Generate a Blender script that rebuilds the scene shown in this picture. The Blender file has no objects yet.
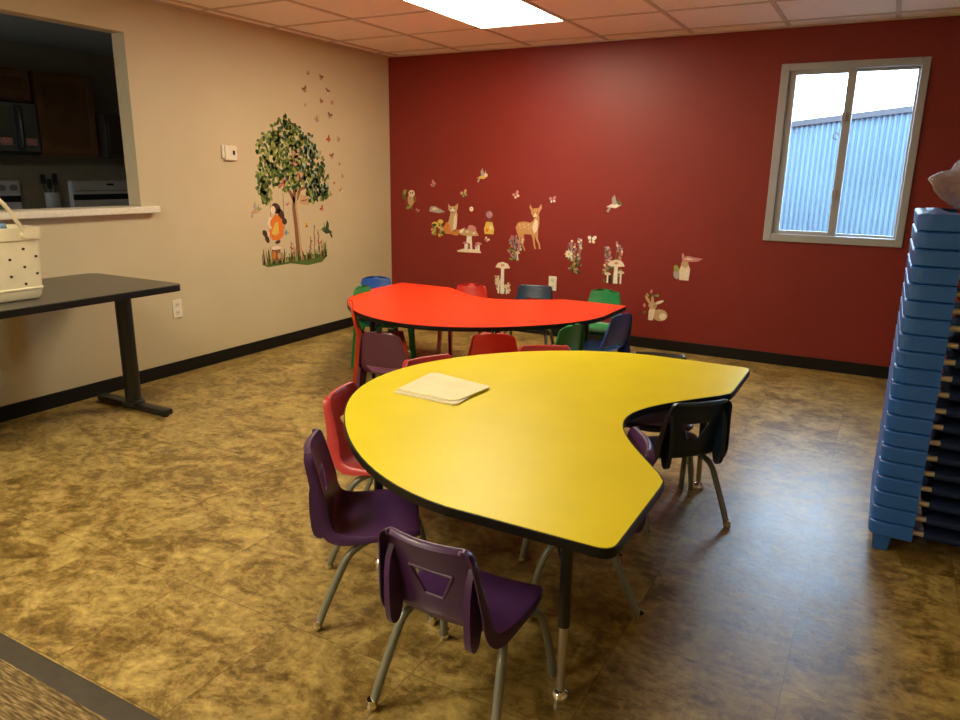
import bpy, bmesh, math, random
from mathutils import Vector, Matrix
random.seed(7)
PI = math.pi
sc = bpy.context.scene
C = bpy.data.collections.new('scene'); sc.collection.children.link(C)

# ------------------------------------------------------------------ materials
MATS = {}
def mat(name, col, rough=.5, metal=0, var=.06, scale=8, bump=0, bscale=40, spec=.5, coat=0):
    if name in MATS: return MATS[name]
    m = bpy.data.materials.new(name); m.use_nodes = True; MATS[name] = m
    nt = m.node_tree; b = nt.nodes['Principled BSDF']
    tc = nt.nodes.new('ShaderNodeTexCoord'); nz = nt.nodes.new('ShaderNodeTexNoise')
    nz.inputs['Scale'].default_value = scale; nz.inputs['Detail'].default_value = 4
    nt.links.new(tc.outputs['Object'], nz.inputs['Vector'])
    cr = nt.nodes.new('ShaderNodeValToRGB')
    cr.color_ramp.elements[0].position = .3; cr.color_ramp.elements[1].position = .7
    cr.color_ramp.elements[0].color = (*[c*(1-var) for c in col], 1)
    cr.color_ramp.elements[1].color = (*[min(1, c*(1+var)) for c in col], 1)
    nt.links.new(nz.outputs['Fac'], cr.inputs['Fac']); nt.links.new(cr.outputs['Color'], b.inputs['Base Color'])
    b.inputs['Roughness'].default_value = rough; b.inputs['Metallic'].default_value = metal
    b.inputs['Specular IOR Level'].default_value = spec; b.inputs['Coat Weight'].default_value = coat
    if bump:
        n2 = nt.nodes.new('ShaderNodeTexNoise'); n2.inputs['Scale'].default_value = bscale; n2.inputs['Detail'].default_value = 3
        nt.links.new(tc.outputs['Object'], n2.inputs['Vector'])
        bp = nt.nodes.new('ShaderNodeBump'); bp.inputs['Strength'].default_value = bump; bp.inputs['Distance'].default_value = .01
        nt.links.new(n2.outputs['Fac'], bp.inputs['Height']); nt.links.new(bp.outputs['Normal'], b.inputs['Normal'])
    return m

def emis(name, col, s):
    m = bpy.data.materials.new(name); m.use_nodes = True; nt = m.node_tree; b = nt.nodes['Principled BSDF']
    b.inputs['Base Color'].default_value = (.8, .8, .8, 1)
    b.inputs['Emission Color'].default_value = (*col, 1); b.inputs['Emission Strength'].default_value = s
    return m

def glassy(name, tint=(1, 1, 1), gl=.08, rough=.02, bump=0, alpha=1.0, diff=None):
    m = bpy.data.materials.new(name); m.use_nodes = True; nt = m.node_tree
    for n in list(nt.nodes):
        if n.type != 'OUTPUT_MATERIAL': nt.nodes.remove(n)
    out = [n for n in nt.nodes if n.type == 'OUTPUT_MATERIAL'][0]
    tr = nt.nodes.new('ShaderNodeBsdfTransparent'); tr.inputs[0].default_value = (*tint, 1)
    gs = nt.nodes.new('ShaderNodeBsdfGlossy'); gs.inputs['Roughness'].default_value = rough
    fr = nt.nodes.new('ShaderNodeLayerWeight'); fr.inputs['Blend'].default_value = .12
    ad = nt.nodes.new('ShaderNodeMath'); ad.operation = 'ADD'; ad.inputs[1].default_value = gl
    mx = nt.nodes.new('ShaderNodeMixShader')
    nt.links.new(fr.outputs['Facing'], ad.inputs[0]); nt.links.new(ad.outputs[0], mx.inputs[0])
    nt.links.new(tr.outputs[0], mx.inputs[1]); nt.links.new(gs.outputs[0], mx.inputs[2])
    last = mx
    if bump:
        nz = nt.nodes.new('ShaderNodeTexNoise'); nz.inputs['Scale'].default_value = 30; nz.inputs['Detail'].default_value = 4
        bp = nt.nodes.new('ShaderNodeBump'); bp.inputs['Strength'].default_value = bump; bp.inputs['Distance'].default_value = .02
        nt.links.new(nz.outputs['Fac'], bp.inputs['Height']); nt.links.new(bp.outputs['Normal'], gs.inputs['Normal'])
        nt.links.new(bp.outputs['Normal'], fr.inputs['Normal'])
    if diff:
        df = nt.nodes.new('ShaderNodeBsdfDiffuse'); df.inputs[0].default_value = (*diff[0], 1)
        m2 = nt.nodes.new('ShaderNodeMixShader'); m2.inputs[0].default_value = diff[1]
        nt.links.new(last.outputs[0], m2.inputs[1]); nt.links.new(df.outputs[0], m2.inputs[2]); last = m2
    nt.links.new(last.outputs[0], out.inputs[0])
    return m

# ------------------------------------------------------------------ mesh helpers
def obj(name, bm, mats, parent=None, smooth=False, angle=None, recalc=True):
    if recalc: bmesh.ops.recalc_face_normals(bm, faces=bm.faces[:])
    me = bpy.data.meshes.new(name); bm.to_mesh(me); bm.free()
    for m in (mats if isinstance(mats, (list, tuple)) else [mats]): me.materials.append(m)
    if smooth:
        me.shade_smooth()
        if angle: me.set_sharp_from_angle(angle=math.radians(angle))
    o = bpy.data.objects.new(name, me); C.objects.link(o)
    if parent: o.parent = parent
    return o
def thing(name, label, cat, loc=(0, 0, 0), rz=0, group=None):
    o = bpy.data.objects.new(name, None); C.objects.link(o); o.empty_display_size = .1
    o.location = loc; o.rotation_euler = (0, 0, rz); o['label'] = label; o['category'] = cat
    if group: o['group'] = group
    return o
def tag(o, label, cat, group=None):
    o['label'] = label; o['category'] = cat
    if group: o['group'] = group
    return o
def struct(name, bm, m, parent=None, **k):
    o = obj(name, bm, m, parent, **k)
    if not parent: o['kind'] = 'structure'
    return o
def dup(root, loc, rz, label, group):
    r = root.copy(); C.objects.link(r); r.location = loc; r.rotation_euler = (0, 0, rz); r['label'] = label
    if group: r['group'] = group
    for ch in list(root.children):
        c = ch.copy(); C.objects.link(c); c.parent = r
        for g in list(ch.children):
            d = g.copy(); C.objects.link(d); d.parent = c
    return r
def box(bm, x0, x1, y0, y1, z0, z1, mi=0, bev=0, seg=2):
    vs = [bm.verts.new((x, y, z)) for x in (x0, x1) for y in (y0, y1) for z in (z0, z1)]
    fs = [bm.faces.new([vs[i] for i in f]) for f in ((0, 1, 3, 2), (4, 6, 7, 5), (0, 4, 5, 1), (2, 3, 7, 6), (0, 2, 6, 4), (1, 5, 7, 3))]
    for f in fs: f.material_index = mi
    if bev:
        es = list({e for f in fs for e in f.edges})
        r = bmesh.ops.bevel(bm, geom=es, offset=bev, segments=seg, affect='EDGES', profile=.5)
        for f in r['faces']: f.material_index = mi
    return vs
def B(*a, **k):
    bm = bmesh.new(); box(bm, *a, **k); return bm
def prism(bm, pts, fn, d0, d1, mi=0, mside=None):
    """2D outline pts -> fn(u,v,d) at depths d0 and d1"""
    a = [bm.verts.new(fn(u, v, d0)) for u, v in pts]; b = [bm.verts.new(fn(u, v, d1)) for u, v in pts]
    f = bm.faces.new(a); f.material_index = mi if mside is None else mside
    f = bm.faces.new(b[::-1]); f.material_index = mi
    n = len(pts)
    for i in range(n):
        f = bm.faces.new([a[i], b[i], b[(i+1) % n], a[(i+1) % n]]); f.material_index = mi if mside is None else mside
def catmull(P, k):
    out = []
    n = len(P)
    for i in range(n-1):
        p0, p1, p2, p3 = P[max(i-1, 0)], P[i], P[i+1], P[min(i+2, n-1)]
        for j in range(k):
            t = j/k
            out.append(tuple(.5*((2*b)+(-a+c)*t+(2*a-5*b+4*c-d)*t*t+(-a+3*b-3*c+d)*t**3) for a, b, c, d in zip(p0, p1, p2, p3)))
    out.append(tuple(P[-1])); return out
def tube(bm, pts, r, seg=12, k=5, mi=0, cap=True, rr=None):
    P = catmull(pts, k) if k > 1 else [tuple(p) for p in pts]
    P = [Vector(p) for p in P]; rings = []
    up = Vector((0, 0, 1)); prev = None
    for i, p in enumerate(P):
        t = (P[min(i+1, len(P)-1)]-P[max(i-1, 0)]).normalized()
        if prev is None:
            a = up if abs(t.z) < .9 else Vector((1, 0, 0)); n = t.cross(a).normalized()
        else: n = (prev-t*prev.dot(t)).normalized()
        prev = n; b = t.cross(n)
        R = rr(i/(len(P)-1)) if rr else r
        rings.append([bm.verts.new(p+(n*math.cos(q)+b*math.sin(q))*R) for q in [2*PI*j/seg for j in range(seg)]])
    for i in range(len(rings)-1):
        for j in range(seg):
            f = bm.faces.new([rings[i][j], rings[i][(j+1) % seg], rings[i+1][(j+1) % seg], rings[i+1][j]]); f.material_index = mi
    if cap:
        for rg in (rings[0][::-1], rings[-1]):
            f = bm.faces.new(rg); f.material_index = mi
def lathe(bm, prof, cx=0, cy=0, seg=20, mi=0):
    rings = [[bm.verts.new((cx+r*math.cos(2*PI*j/seg), cy+r*math.sin(2*PI*j/seg), z)) for j in range(seg)] for r, z in prof]
    for i in range(len(rings)-1):
        for j in range(seg):
            f = bm.faces.new([rings[i][j], rings[i][(j+1) % seg], rings[i+1][(j+1) % seg], rings[i+1][j]]); f.material_index = mi
    f = bm.faces.new(rings[0][::-1]); f.material_index = mi
    f = bm.faces.new(rings[-1]); f.material_index = mi

# ------------------------------------------------------------------ colours
TAN = mat('tan_wall_paint', (.60, .51, .32), .55, var=.03, scale=2, bump=.12, bscale=160)
REDW = mat('red_wall_paint', (.23, .024, .018), .42, var=.05, scale=2, bump=.15, bscale=120, spec=.35)
BASE = mat('cove_base', (.008, .007, .006), .55, spec=.25)
CEIL = mat('ceiling_tile', (.95, .92, .90), .9, var=.03, scale=60, bump=.3, bscale=300)
TBAR = mat('ceiling_grid', (.60, .54, .49), .6)
WHITE = mat('off_white_paint', (.75, .70, .60), .45)
CREAM = mat('cream_plastic', (.78, .72, .56), .4)
SILL = mat('sill_laminate', (.80, .74, .60), .4, var=.08, scale=90)
FRAME = mat('window_vinyl', (.38, .40, .42), .4)
STEEL = mat('grey_leg_paint', (.24, .255, .22), .35, metal=.4)
CHROME = mat('chrome', (.85, .82, .74), .12, metal=1)
BLACK = mat('black_metal', (.012, .012, .011), .35)
BLKTOP = mat('black_laminate', (.045, .042, .038), .28, var=.15, scale=60)
YEL = mat('yellow_laminate', (.90, .75, .002), .38, spec=.22, var=.03, scale=5)
REDT = mat('red_laminate', (.83, .045, .012), .34, spec=.35, var=.04, scale=5)
EDGE = mat('black_edge', (.007, .006, .005), .45, spec=.3)
P = lambda n, c: mat(n, c, .32, var=.05, scale=12, bump=.06, bscale=260)
PURPLE = P('purple_plastic', (.072, .026, .105)); PINK = P('coral_plastic', (.56, .055, .055)); NAVY = P('navy_plastic', (.012, .028, .058))
PLUM = P('plum_plastic', (.13, .035, .075)); RED = P('red_plastic', (.55, .022, .012)); ORANGE = P('orange_red_plastic', (.62, .06, .015))
GREEN = P('green_plastic', (.012, .21, .055)); BLUE = P('blue_plastic', (.02, .085, .36)); DBLUE = P('deep_blue_plastic', (.022, .045, .24)); GREYB = P('charcoal_plastic', (.05, .04, .05))
COT = mat('cot_blue', (.028, .135, .50), .35, var=.05, scale=10, bump=.1, bscale=220)
COTFAB = mat('cot_fabric', (.018, .04, .13), .7, bump=.2, bscale=400)

def floor_mat():
    m = bpy.data.materials.new('vinyl_tile_floor'); m.use_nodes = True; nt = m.node_tree; N = nt.nodes; L = nt.links
    b = N['Principled BSDF']; tc = N.new('ShaderNodeTexCoord')
    # tile id offset so each tile has its own marbling
    sep = N.new('ShaderNodeSeparateXYZ'); L.new(tc.outputs['Object'], sep.inputs[0])
    def math_(op, a, bv=None, c=None):
        n = N.new('ShaderNodeMath'); n.operation = op
        for i, v in enumerate((a, bv, c)):
            if v is None: continue
            if isinstance(v, (int, float)): n.inputs[i].default_value = v
            else: L.new(v, n.inputs[i])
        return n.outputs[0]
    T = .4765
    fx = math_('DIVIDE', math_('SUBTRACT', sep.outputs['X'], 4.18), T); fy = math_('DIVIDE', math_('ADD', sep.outputs['Y'], 2.977), T)
    ix = math_('FLOOR', fx); iy = math_('FLOOR', fy)
    cb = N.new('ShaderNodeCombineXYZ'); L.new(ix, cb.inputs[0]); L.new(iy, cb.inputs[1])
    wn = N.new('ShaderNodeTexWhiteNoise'); wn.noise_dimensions = '2D'; L.new(cb.outputs[0], wn.inputs['Vector'])
    sc1 = N.new('ShaderNodeVectorMath'); sc1.operation = 'SCALE'; sc1.inputs['Scale'].default_value = .12; L.new(wn.outputs['Color'], sc1.inputs[0])
    ad = N.new('ShaderNodeVectorMath'); ad.operation = 'ADD'; L.new(tc.outputs['Object'], ad.inputs[0]); L.new(sc1.outputs[0], ad.inputs[1])
    mp = N.new('ShaderNodeMapping'); mp.inputs['Scale'].default_value = (1.0, 1.2, 1); L.new(ad.outputs[0], mp.inputs[0])
    n1 = N.new('ShaderNodeTexNoise'); n1.inputs['Scale'].default_value = 5.5; n1.inputs['Detail'].default_value = 9; n1.inputs['Roughness'].default_value = .68; n1.inputs['Distortion'].default_value = .8
    n2 = N.new('ShaderNodeTexNoise'); n2.inputs['Scale'].default_value = 26; n2.inputs['Detail'].default_value = 6; n2.inputs['Roughness'].default_value = .7; n2.inputs['Distortion'].default_value = .4
    L.new(mp.outputs[0], n1.inputs['Vector']); L.new(mp.outputs[0], n2.inputs['Vector'])
    mxf = math_('ADD', math_('MULTIPLY', n1.outputs['Fac'], .6), math_('MULTIPLY', n2.outputs['Fac'], .4))
    cr = N.new('ShaderNodeValToRGB'); e = cr.color_ramp.elements
    e[0].position = .36; e[0].color = (.10, .058, .015, 1); e[1].position = .64; e[1].color = (.57, .42, .125, 1)
    for pos, col in ((.45, (.205, .132, .034)), (.50, (.32, .22, .065)), (.56, (.42, .30, .095))):
        x = e.new(pos); x.color = (*col, 1)
    L.new(mxf, cr.inputs['Fac'])
    # seams
    def edge(f):
        fr = math_('FRACT', f); d = math_('MINIMUM', fr, math_('SUBTRACT', 1, fr)); return math_('LESS_THAN', d, .0042)
    sm = math_('MAXIMUM', edge(fx), edge(fy))
    mx = N.new('ShaderNodeMix'); mx.data_type = 'RGBA'; mx.blend_type = 'MULTIPLY'
    L.new(math_('MULTIPLY', sm, .38), mx.inputs[0]); L.new(cr.outputs[0], mx.inputs[6]); mx.inputs[7].default_value = (.15, .12, .1, 1)
    L.new(mx.outputs[2], b.inputs['Base Color'])
    rr = math_('ADD', math_('MULTIPLY', n1.outputs['Fac'], .2), .26)
    L.new(rr, b.inputs['Roughness']); b.inputs['Specular IOR Level'].default_value = .62
    bp = N.new('ShaderNodeBump'); bp.inputs['Strength'].default_value = .12; bp.inputs['Distance'].default_value = .01
    L.new(n2.outputs['Fac'], bp.inputs['Height']); L.new(bp.outputs['Normal'], b.inputs['Normal'])
    return m
def carpet_mat():
    m = bpy.data.materials.new('ribbed_carpet'); m.use_nodes = True; nt = m.node_tree; N = nt.nodes; L = nt.links
    b = N['Principled BSDF']; tc = N.new('ShaderNodeTexCoord'); mp = N.new('ShaderNodeMapping'); mp.inputs['Scale'].default_value = (12, 95, 1)
    L.new(tc.outputs['Object'], mp.inputs[0]); n = N.new('ShaderNodeTexNoise'); n.inputs['Scale'].default_value = 1.6; n.inputs['Detail'].default_value = 3
    L.new(mp.outputs[0], n.inputs['Vector']); cr = N.new('ShaderNodeValToRGB'); e = cr.color_ramp.elements
    e[0].position = .36; e[0].color = (.07, .042, .013, 1); e[1].position = .68; e[1].color = (.33, .23, .10, 1)
    x = e.new(.5); x.color = (.15, .10, .035, 1)
    L.new(n.outputs['Fac'], cr.inputs[0]); L.new(cr.outputs[0], b.inputs['Base Color']); b.inputs['Roughness'].default_value = .95
    bp = N.new('ShaderNodeBump'); bp.inputs['Strength'].default_value = .5; bp.inputs['Distance'].default_value = .01
    L.new(n.outputs['Fac'], bp.inputs['Height']); L.new(bp.outputs['Normal'], b.inputs['Normal'])
    return m

# ------------------------------------------------------------------ room shell
H = 2.44; XR = 6.3; YB = -9.0
WX0, WX1, WZ0, WZ1 = 3.475, 4.36, .955, 2.18          # window hole
OY0, OY1, OZ0, OZ1 = -5.0, -2.755, 1.165, 2.22        # pass-through opening in the left wall
FLOORM = floor_mat()
struct('floor', B(-2.75, XR+.15, -4.90, .15, -.05, 0), FLOORM)
struct('floor_carpet', B(0, XR, YB, -4.955, -.05, .004), carpet_mat())
tr = B(0, XR, -4.962, -4.893, -.02, .006, bev=.002)
struct('trim_1', tr, mat('vinyl_transition_strip', (.055, .045, .032), .5, var=.15, scale=20))
bm = bmesh.new()
box(bm, -.12, 0, OY1, 0.15, 0, H+.1); box(bm, -.12, 0, OY0, OY1, 0, OZ0); box(bm, -.12, 0, OY0, OY1, OZ1, H+.1); box(bm, -.12, 0, YB, OY0, 0, H+.1)
struct('wall_left', bm, TAN)
bm = bmesh.new()
box(bm, 0, WX0, 0, .15, 0, H+.1); box(bm, WX1, XR+.15, 0, .15, 0, H+.1); box(bm, WX0, WX1, 0, .15, 0, WZ0); box(bm, WX0, WX1, 0, .15, WZ1, H+.1)
struct('wall_back', bm, REDW)
struct('wall_right', B(XR, XR+.15, YB, 0, 0, H+.1), TAN)
struct('wall_front', B(-.12, XR+.15, YB-.15, YB, 0, H+.1), TAN)
struct('baseboard_left', B(0, .012, -4.88, 0, 0, .09, bev=.003), BASE)
struct('baseboard_back', B(.012, XR, -.012, 0, 0, .09, bev=.003), BASE)
# ceiling: tiles and T-bar grid in one mesh, a gap where the troffers sit
G0X, GSX, G0Y, GSY = .797, .670, -.217, .653
bm = bmesh.new(); box(bm, -.12, XR+.15, YB-.15, .15, H+.004, H+.12, 0)
k = -1
while G0X+k*GSX < XR:
    x = G0X+k*GSX; box(bm, x-.0135, x+.0135, YB, 0, H-.003, H+.005, 1); k += 1
k = 0
while G0Y-k*GSY > YB:
    y = G0Y-k*GSY; box(bm, 0, XR, y-.012, y+.012, H-.002, H+.005, 1); k += 1
box(bm, 0, .022, YB, 0, H-.006, H+.004, 1); box(bm, 0, XR, -.022, 0, H-.006, H+.004, 1)
struct('ceiling', bm, [CEIL, TBAR])

# kitchen beyond the opening
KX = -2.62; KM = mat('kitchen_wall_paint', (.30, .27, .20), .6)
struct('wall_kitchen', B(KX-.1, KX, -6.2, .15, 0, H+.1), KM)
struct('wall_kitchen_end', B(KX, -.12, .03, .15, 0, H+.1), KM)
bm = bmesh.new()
box(bm, KX, -2.0, -6.3, -6.2, 0, H+.1); box(bm, -1.65, -.12, -6.3, -6.2, 0, H+.1); box(bm, -2.0, -1.65, -6.3, -6.2, 0, 1.1); box(bm, -2.0, -1.65, -6.3, -6.2, 2.1, H+.1)  # narrow unseen window hole, added to let daylight brighten the kitchen
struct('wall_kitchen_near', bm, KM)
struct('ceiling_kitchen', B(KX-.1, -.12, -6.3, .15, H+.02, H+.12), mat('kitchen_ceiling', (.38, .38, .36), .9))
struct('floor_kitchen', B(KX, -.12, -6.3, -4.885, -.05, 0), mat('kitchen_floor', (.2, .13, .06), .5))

# ------------------------------------------------------------------ opening sill
t = tag(obj('window_sill', B(-.16, .06, OY0-.06, -2.655, 1.128, 1.17, bev=.006), SILL), 'long cream laminate ledge at the foot of the kitchen pass-through', 'ledge')
del t['category']; del t['label']; t.name = 'trim_2'; t['kind'] = 'structure'

# ------------------------------------------------------------------ window
w = bpy.data.objects.new('window_1', None); C.objects.link(w); w['kind'] = 'structure'
bm = bmesh.new()
X0, X1, Z0, Z1 = 3.455, 4.375, .948, 2.195
def ring(bm, x0, x1, z0, z1, wl, wr, wt, wb, y0, y1, bev=.004, mi=0):
    box(bm, x0, x0+wl, y0, y1, z0, z1, mi, bev); box(bm, x1-wr, x1, y0, y1, z0, z1, mi, bev)
    box(bm, x0+wl, x1-wr, y0, y1, z1-wt, z1, mi, bev); box(bm, x0+wl, x1-wr, y0, y1, z0, z0+wb, mi, bev)
ring(bm, X0, X1, Z0, Z1, .055, .05, .048, .055, -.018, .09)
obj('window_frame', bm, FRAME, w)
bm = bmesh.new(); ring(bm, 3.508, 3.945, 1.0, 2.15, .05, .055, .03, .03, .005, .04); obj('window_sash', bm, FRAME, w)
bm = bmesh.new(); ring(bm, 3.915, 4.328, 1.0, 2.15, .03, .018, .022, .02, .045, .075); obj('window_sash', bm, FRAME, w)
GL = glassy('window_glass', (.93, .97, 1.0), 0.02)
obj('window_glass', B(3.55, 3.90, .020, .024, 1.02, 2.13), GL, w)
obj('window_glass', B(3.935, 4.32, .058, .062, 1.01, 2.14), GL, w)
bm = bmesh.new()
for zz in (1.30, 1.83): box(bm, 3.885, 3.915, -.012, .01, zz-.03, zz+.03, 0, .004)
tube(bm, [(3.885, -.004, 1.70), (3.865, -.008, 1.72), (3.845, -.008, 1.70), (3.855, -.008, 1.68), (3.875, -.006, 1.675)], .004, 6, 3)
obj('window_latch', bm, mat('latch_grey', (.35, .34, .33), .4), w)

# outside
struct('ground', B(-8, 20, .16, 30, -.12, -.06), mat('outside_ground', (.10, .09, .08), .9, var=.2))
CORR = mat('painted_corrugated_metal', (.078, .135, .18), .45, var=.12, scale=1.2)
bm = bmesh.new()
A_ = Vector((2.2, 3.1, 0)); Bv = Vector((6.2, 2.8, 0)); D_ = (Bv-A_).normalized(); Nn = Vector((D_.y, -D_.x, 0)); Ln = (Bv-A_).length
nn = int(Ln/.013); top0, top1 = 1.86, 2.30
front = []
for i in range(nn+1):
    s = i/nn; ph = (i % 4); off = (0, .018, .018, 0)[ph]
    p = A_+D_*Ln*s+Nn*off; zt = top0+(top1-top0)*s
    front.append((bm.verts.new((p.x, p.y, -.06)), bm.verts.new((p.x, p.y, zt))))
for a, b in zip(front, front[1:]): bm.faces.new([a[0], b[0], b[1], a[1]])
sh = thing('storage_shed', 'pale blue corrugated metal shed wall standing outside the window', 'shed')
o = obj('wall_panel', bm, CORR, sh, recalc=False)
md = o.modifiers.new('s', 'SOLIDIFY'); md.thickness = .01; md.offset = -1
bm = bmesh.new()
def rail(bm, s0, s1, z0, z1, y0, y1):
    vs = []
    for s in (s0, s1):
        p = A_+D_*Ln*s; zt = top0+(top1-top0)*s
        for n_ in (y0, y1):
            for z in (z0, z1): q = p+Nn*n_; vs.append(bm.verts.new((q.x, q.y, zt+z)))
    for f in ((0, 1, 3, 2), (4, 6, 7, 5), (0, 4, 5, 1), (2, 3, 7, 6), (0, 2, 6, 4), (1, 5, 7, 3)): bm.faces.new([vs[i] for i in f])
rail(bm, 0, 1, -.03, .03, -.06, .05)
obj('roof_edge', bm, mat('shed_roof_trim', (.03, .032, .04), .5), sh)
bm = bmesh.new()
q = [A_+Nn*-.06, Bv+Nn*-.06, Bv+Nn*-2.4, A_+Nn*-2.4]
lo = [bm.verts.new((p.x, p.y, z)) for p, z in zip(q, (top0-.03, top1-.03, top1-.03, top0-.03))]
bt = [bm.verts.new((p.x, p.y, -.06)) for p in q]
bm.faces.new(lo); bm.faces.new(bt[::-1])
for i in range(4): bm.faces.new([lo[i], bt[i], bt[(i+1) % 4], lo[(i+1) % 4]])
obj('shed_body', bm, CORR, sh)

# ------------------------------------------------------------------ ceiling lights
LIT = emis('lit_diffuser', (1.0, .87, .62), 9.8)
def light(x0, x1, y0, y1, label):
    r = thing('ceiling_light', label, 'light', ((x0+x1)/2, (y0+y1)/2, H), 0, 'recessed ceiling light panels')
    hx, hy = (x1-x0)/2, (y1-y0)/2
    bm = bmesh.new()
    for a in ((-hx, -hx+.014, -hy, hy), (hx-.014, hx, -hy, hy), (-hx, hx, -hy, -hy+.014), (-hx, hx, hy-.014, hy)): box(bm, *a, -.006, .003)
    obj('frame', bm, WHITE, r)
    obj('diffuser', B(-hx+.014, hx-.014, -hy+.014, hy-.014, -.004, .003), LIT, r)
light(1.467, 2.137, -2.176, -.87, 'lit white rectangular ceiling panel near the red wall')
light(1.467, 2.137, -6.10, -4.79, 'lit ceiling panel over the carpet edge behind the camera')
light(1.467, 2.137, -8.7, -7.4, 'lit ceiling panel at the far back of the room')

# ------------------------------------------------------------------ kidney tables
def kidney(off=0):
    """(a, b): a along the length, b from the flat ends to the round side"""
    R = .96; pts = []
    def rnd(p, q, r_, n=6, rad=.04):
        p, q, r_ = Vector(p), Vector(q), Vector(r_)
        d1 = (p-q).normalized(); d2 = (r_-q).normalized(); s, e = q+d1*rad, q+d2*rad
        return [tuple(s.lerp(q, i/n).lerp(q.lerp(e, i/n), i/n)) for i in range(n+1)]
    pts += rnd((.485, 0), (R, 0), (R, .397), rad=.045)
    for i in range(1, 48):
        a = PI*i/48; q_ = 1-(.03 if a < PI/2 else .05)*math.sin(2*a)**2; pts.append((R*q_*math.cos(a), .397+R*q_*math.sin(a)))
    pts += rnd((-R, .397), (-R, 0), (-.485, 0), rad=.045)
    notch = []
    for i in range(1, 40):
        a = -.47+.94*i/40
        c1 = .272-(.57-math.sqrt(max(0, .57**2-a*a))); c2 = .272*(1+math.cos(PI*a/.53))/2
        notch.append((a, max(.0, .45*c1+.55*c2)))
    pts.append((-.55, 0)); pts.append((-.50, .004)); pts += notch; pts.append((.50, .004)); pts.append((.55, 0))
    return pts
def kidney_table(name, label, top, loc, rz, z, legs, coltop):
    r = thing(name, label, 'table', loc, rz)
    pts = kidney()
    ins = []
    n = len(pts)
    for i in range(n):
        p0, p1, p2 = Vector(pts[i-1]), Vector(pts[i]), Vector(pts[(i+1) % n])
        d = (p2-p0).normalized(); ins.append(tuple(p1+Vector((-d.y, d.x))*.0045))
    bm = bmesh.new(); prism(bm, ins, lambda u, v, d: (u, v, d), z-.012, z, 0)
    obj('tabletop', bm, top, r)
    bm = bmesh.new(); prism(bm, pts, lambda u, v, d: (u, v, d), z-.027, z-.0015, 0)
    obj('edge_band', bm, EDGE, r)
    for lx, ly in legs:
        bm = bmesh.new(); lathe(bm, [(.034, z-.032), (.034, z-.026)], lx, ly)
        tube(bm, [(lx, ly, z-.028), (lx, ly, .235)], .0165, 14, 1)
        for s in (-1, 1):
            dx, dy = -lx*.12, (.5-ly)*.15
            tube(bm, [(lx+dx, ly+dy+s*.05, z-.028), (lx+dx*.3, ly+dy*.3+s*.02, z-.13), (lx, ly, z-.19)], .004, 6, 4)
        lg = obj('leg', bm, BLACK, r, smooth=True, angle=40)
        bm = bmesh.new(); tube(bm, [(lx, ly, .24), (lx, ly, .03)], .0125, 14, 1); tg = obj('leg_insert', bm, coltop, lg, smooth=True, angle=40)
        bm = bmesh.new(); lathe(bm, [(.012, .036), (.023, .026), (.026, .012), (.024, 0.0)], lx, ly); obj('foot_glide', bm, CHROME, lg, smooth=True, angle=50)
    return r
INS = mat('leg_insert_chrome', (.52, .50, .46), .28, metal=.8)
# flat side of yellow faces +x : local b axis -> -x ; local a axis -> y
YZ = .570
kidney_table('kidney_table', 'large yellow kidney-shaped activity table with black edge in the foreground', YEL, (3.812, -3.466, 0), PI/2, YZ,
             [(.797, .157), (-.822, .165), (.50, 1.02), (-.50, 1.02)], INS)
RZ = .531
kidney_table('kidney_table', 'large red kidney-shaped activity table with black edge by the red wall', REDT, (1.80, -1.03, 0), PI-.01, RZ,
             [(.74, .2), (-.74, .2), (.48, 1.02), (-.48, 1.02)], BLACK)

# ------------------------------------------------------------------ chairs
def shell_bm(prof, hole, holew, dish_s=.012, dish_b=.016, sub=4, thick=.004):
    """prof rows: y, z, half width, flange depth, t(0 seat..1 back). hole=(row0,row1)"""
    rows = catmull(prof, sub); nr = len(rows)
    h0, h1 = hole[0]*sub, hole[1]*sub
    bm = bmesh.new(); G = []
    for i, (y, z, hw, fd, tb) in enumerate(rows):
        a = rows[max(i-1, 0)]; b = rows[min(i+1, nr-1)]
        ty, tz = b[0]-a[0], b[1]-a[1]; l = math.hypot(ty, tz) or 1; ty /= l; tz /= l
        # travelling from front lip back and up : normal (sitter side)
        ny, nz = tz, -ty
        if h0 <= i <= h1: f = (i-h0)/(h1-h0); he = holew[0]+(holew[1]-holew[0])*f
        else: he = holew[0] if i < h0 else holew[1]
        he = min(he, hw*.8)
        us = [-hw, -(hw*.9+he*.1), -(hw*.62+he*.38), -(hw*.3+he*.7), -he, -he*.5, 0, he*.5, he, (hw*.3+he*.7), (hw*.62+he*.38), (hw*.9+he*.1), hw]
        row = []
        tb = max(0, min(1, tb)); ny, nz = tb, 1-tb; l = math.hypot(ny, nz); ny /= l; nz /= l
        d_ = dish_s*(1-tb)+dish_b*tb
        def pt(u, flo=0, out=0):
            k_ = (u/max(hw, .01))**2*d_
            yy = y+ny*(k_-flo); zz = z+nz*(k_-flo)
            return (u+out*(1 if u > 0 else -1), yy, zz)
        fl = [(-hw, fd, .007), (-hw, fd*.55, .007), (-hw, fd*.15, .004)]
        for u, f_, o_ in fl: row.append(bm.verts.new(pt(u, f_, o_)))
        for u in us: row.append(bm.verts.new(pt(u)))
        for u, f_, o_ in fl[::-1]: row.append(bm.verts.new(pt(-u, f_, o_)))
        G.append(row)
    m = len(G[0]); c0, c1 = 3+4, 3+8
    for i in range(nr-1):
        for j in range(m-1):
            if h0 <= i < h1 and c0 <= j < c1: continue
            bm.faces.new([G[i][j], G[i+1][j], G[i+1][j+1], G[i][j+1]])
    bmesh.ops.recalc_face_normals(bm, faces=bm.faces[:])
    r = bmesh.ops.solidify(bm, geom=bm.faces[:], thickness=thick)
    return bm
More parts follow.
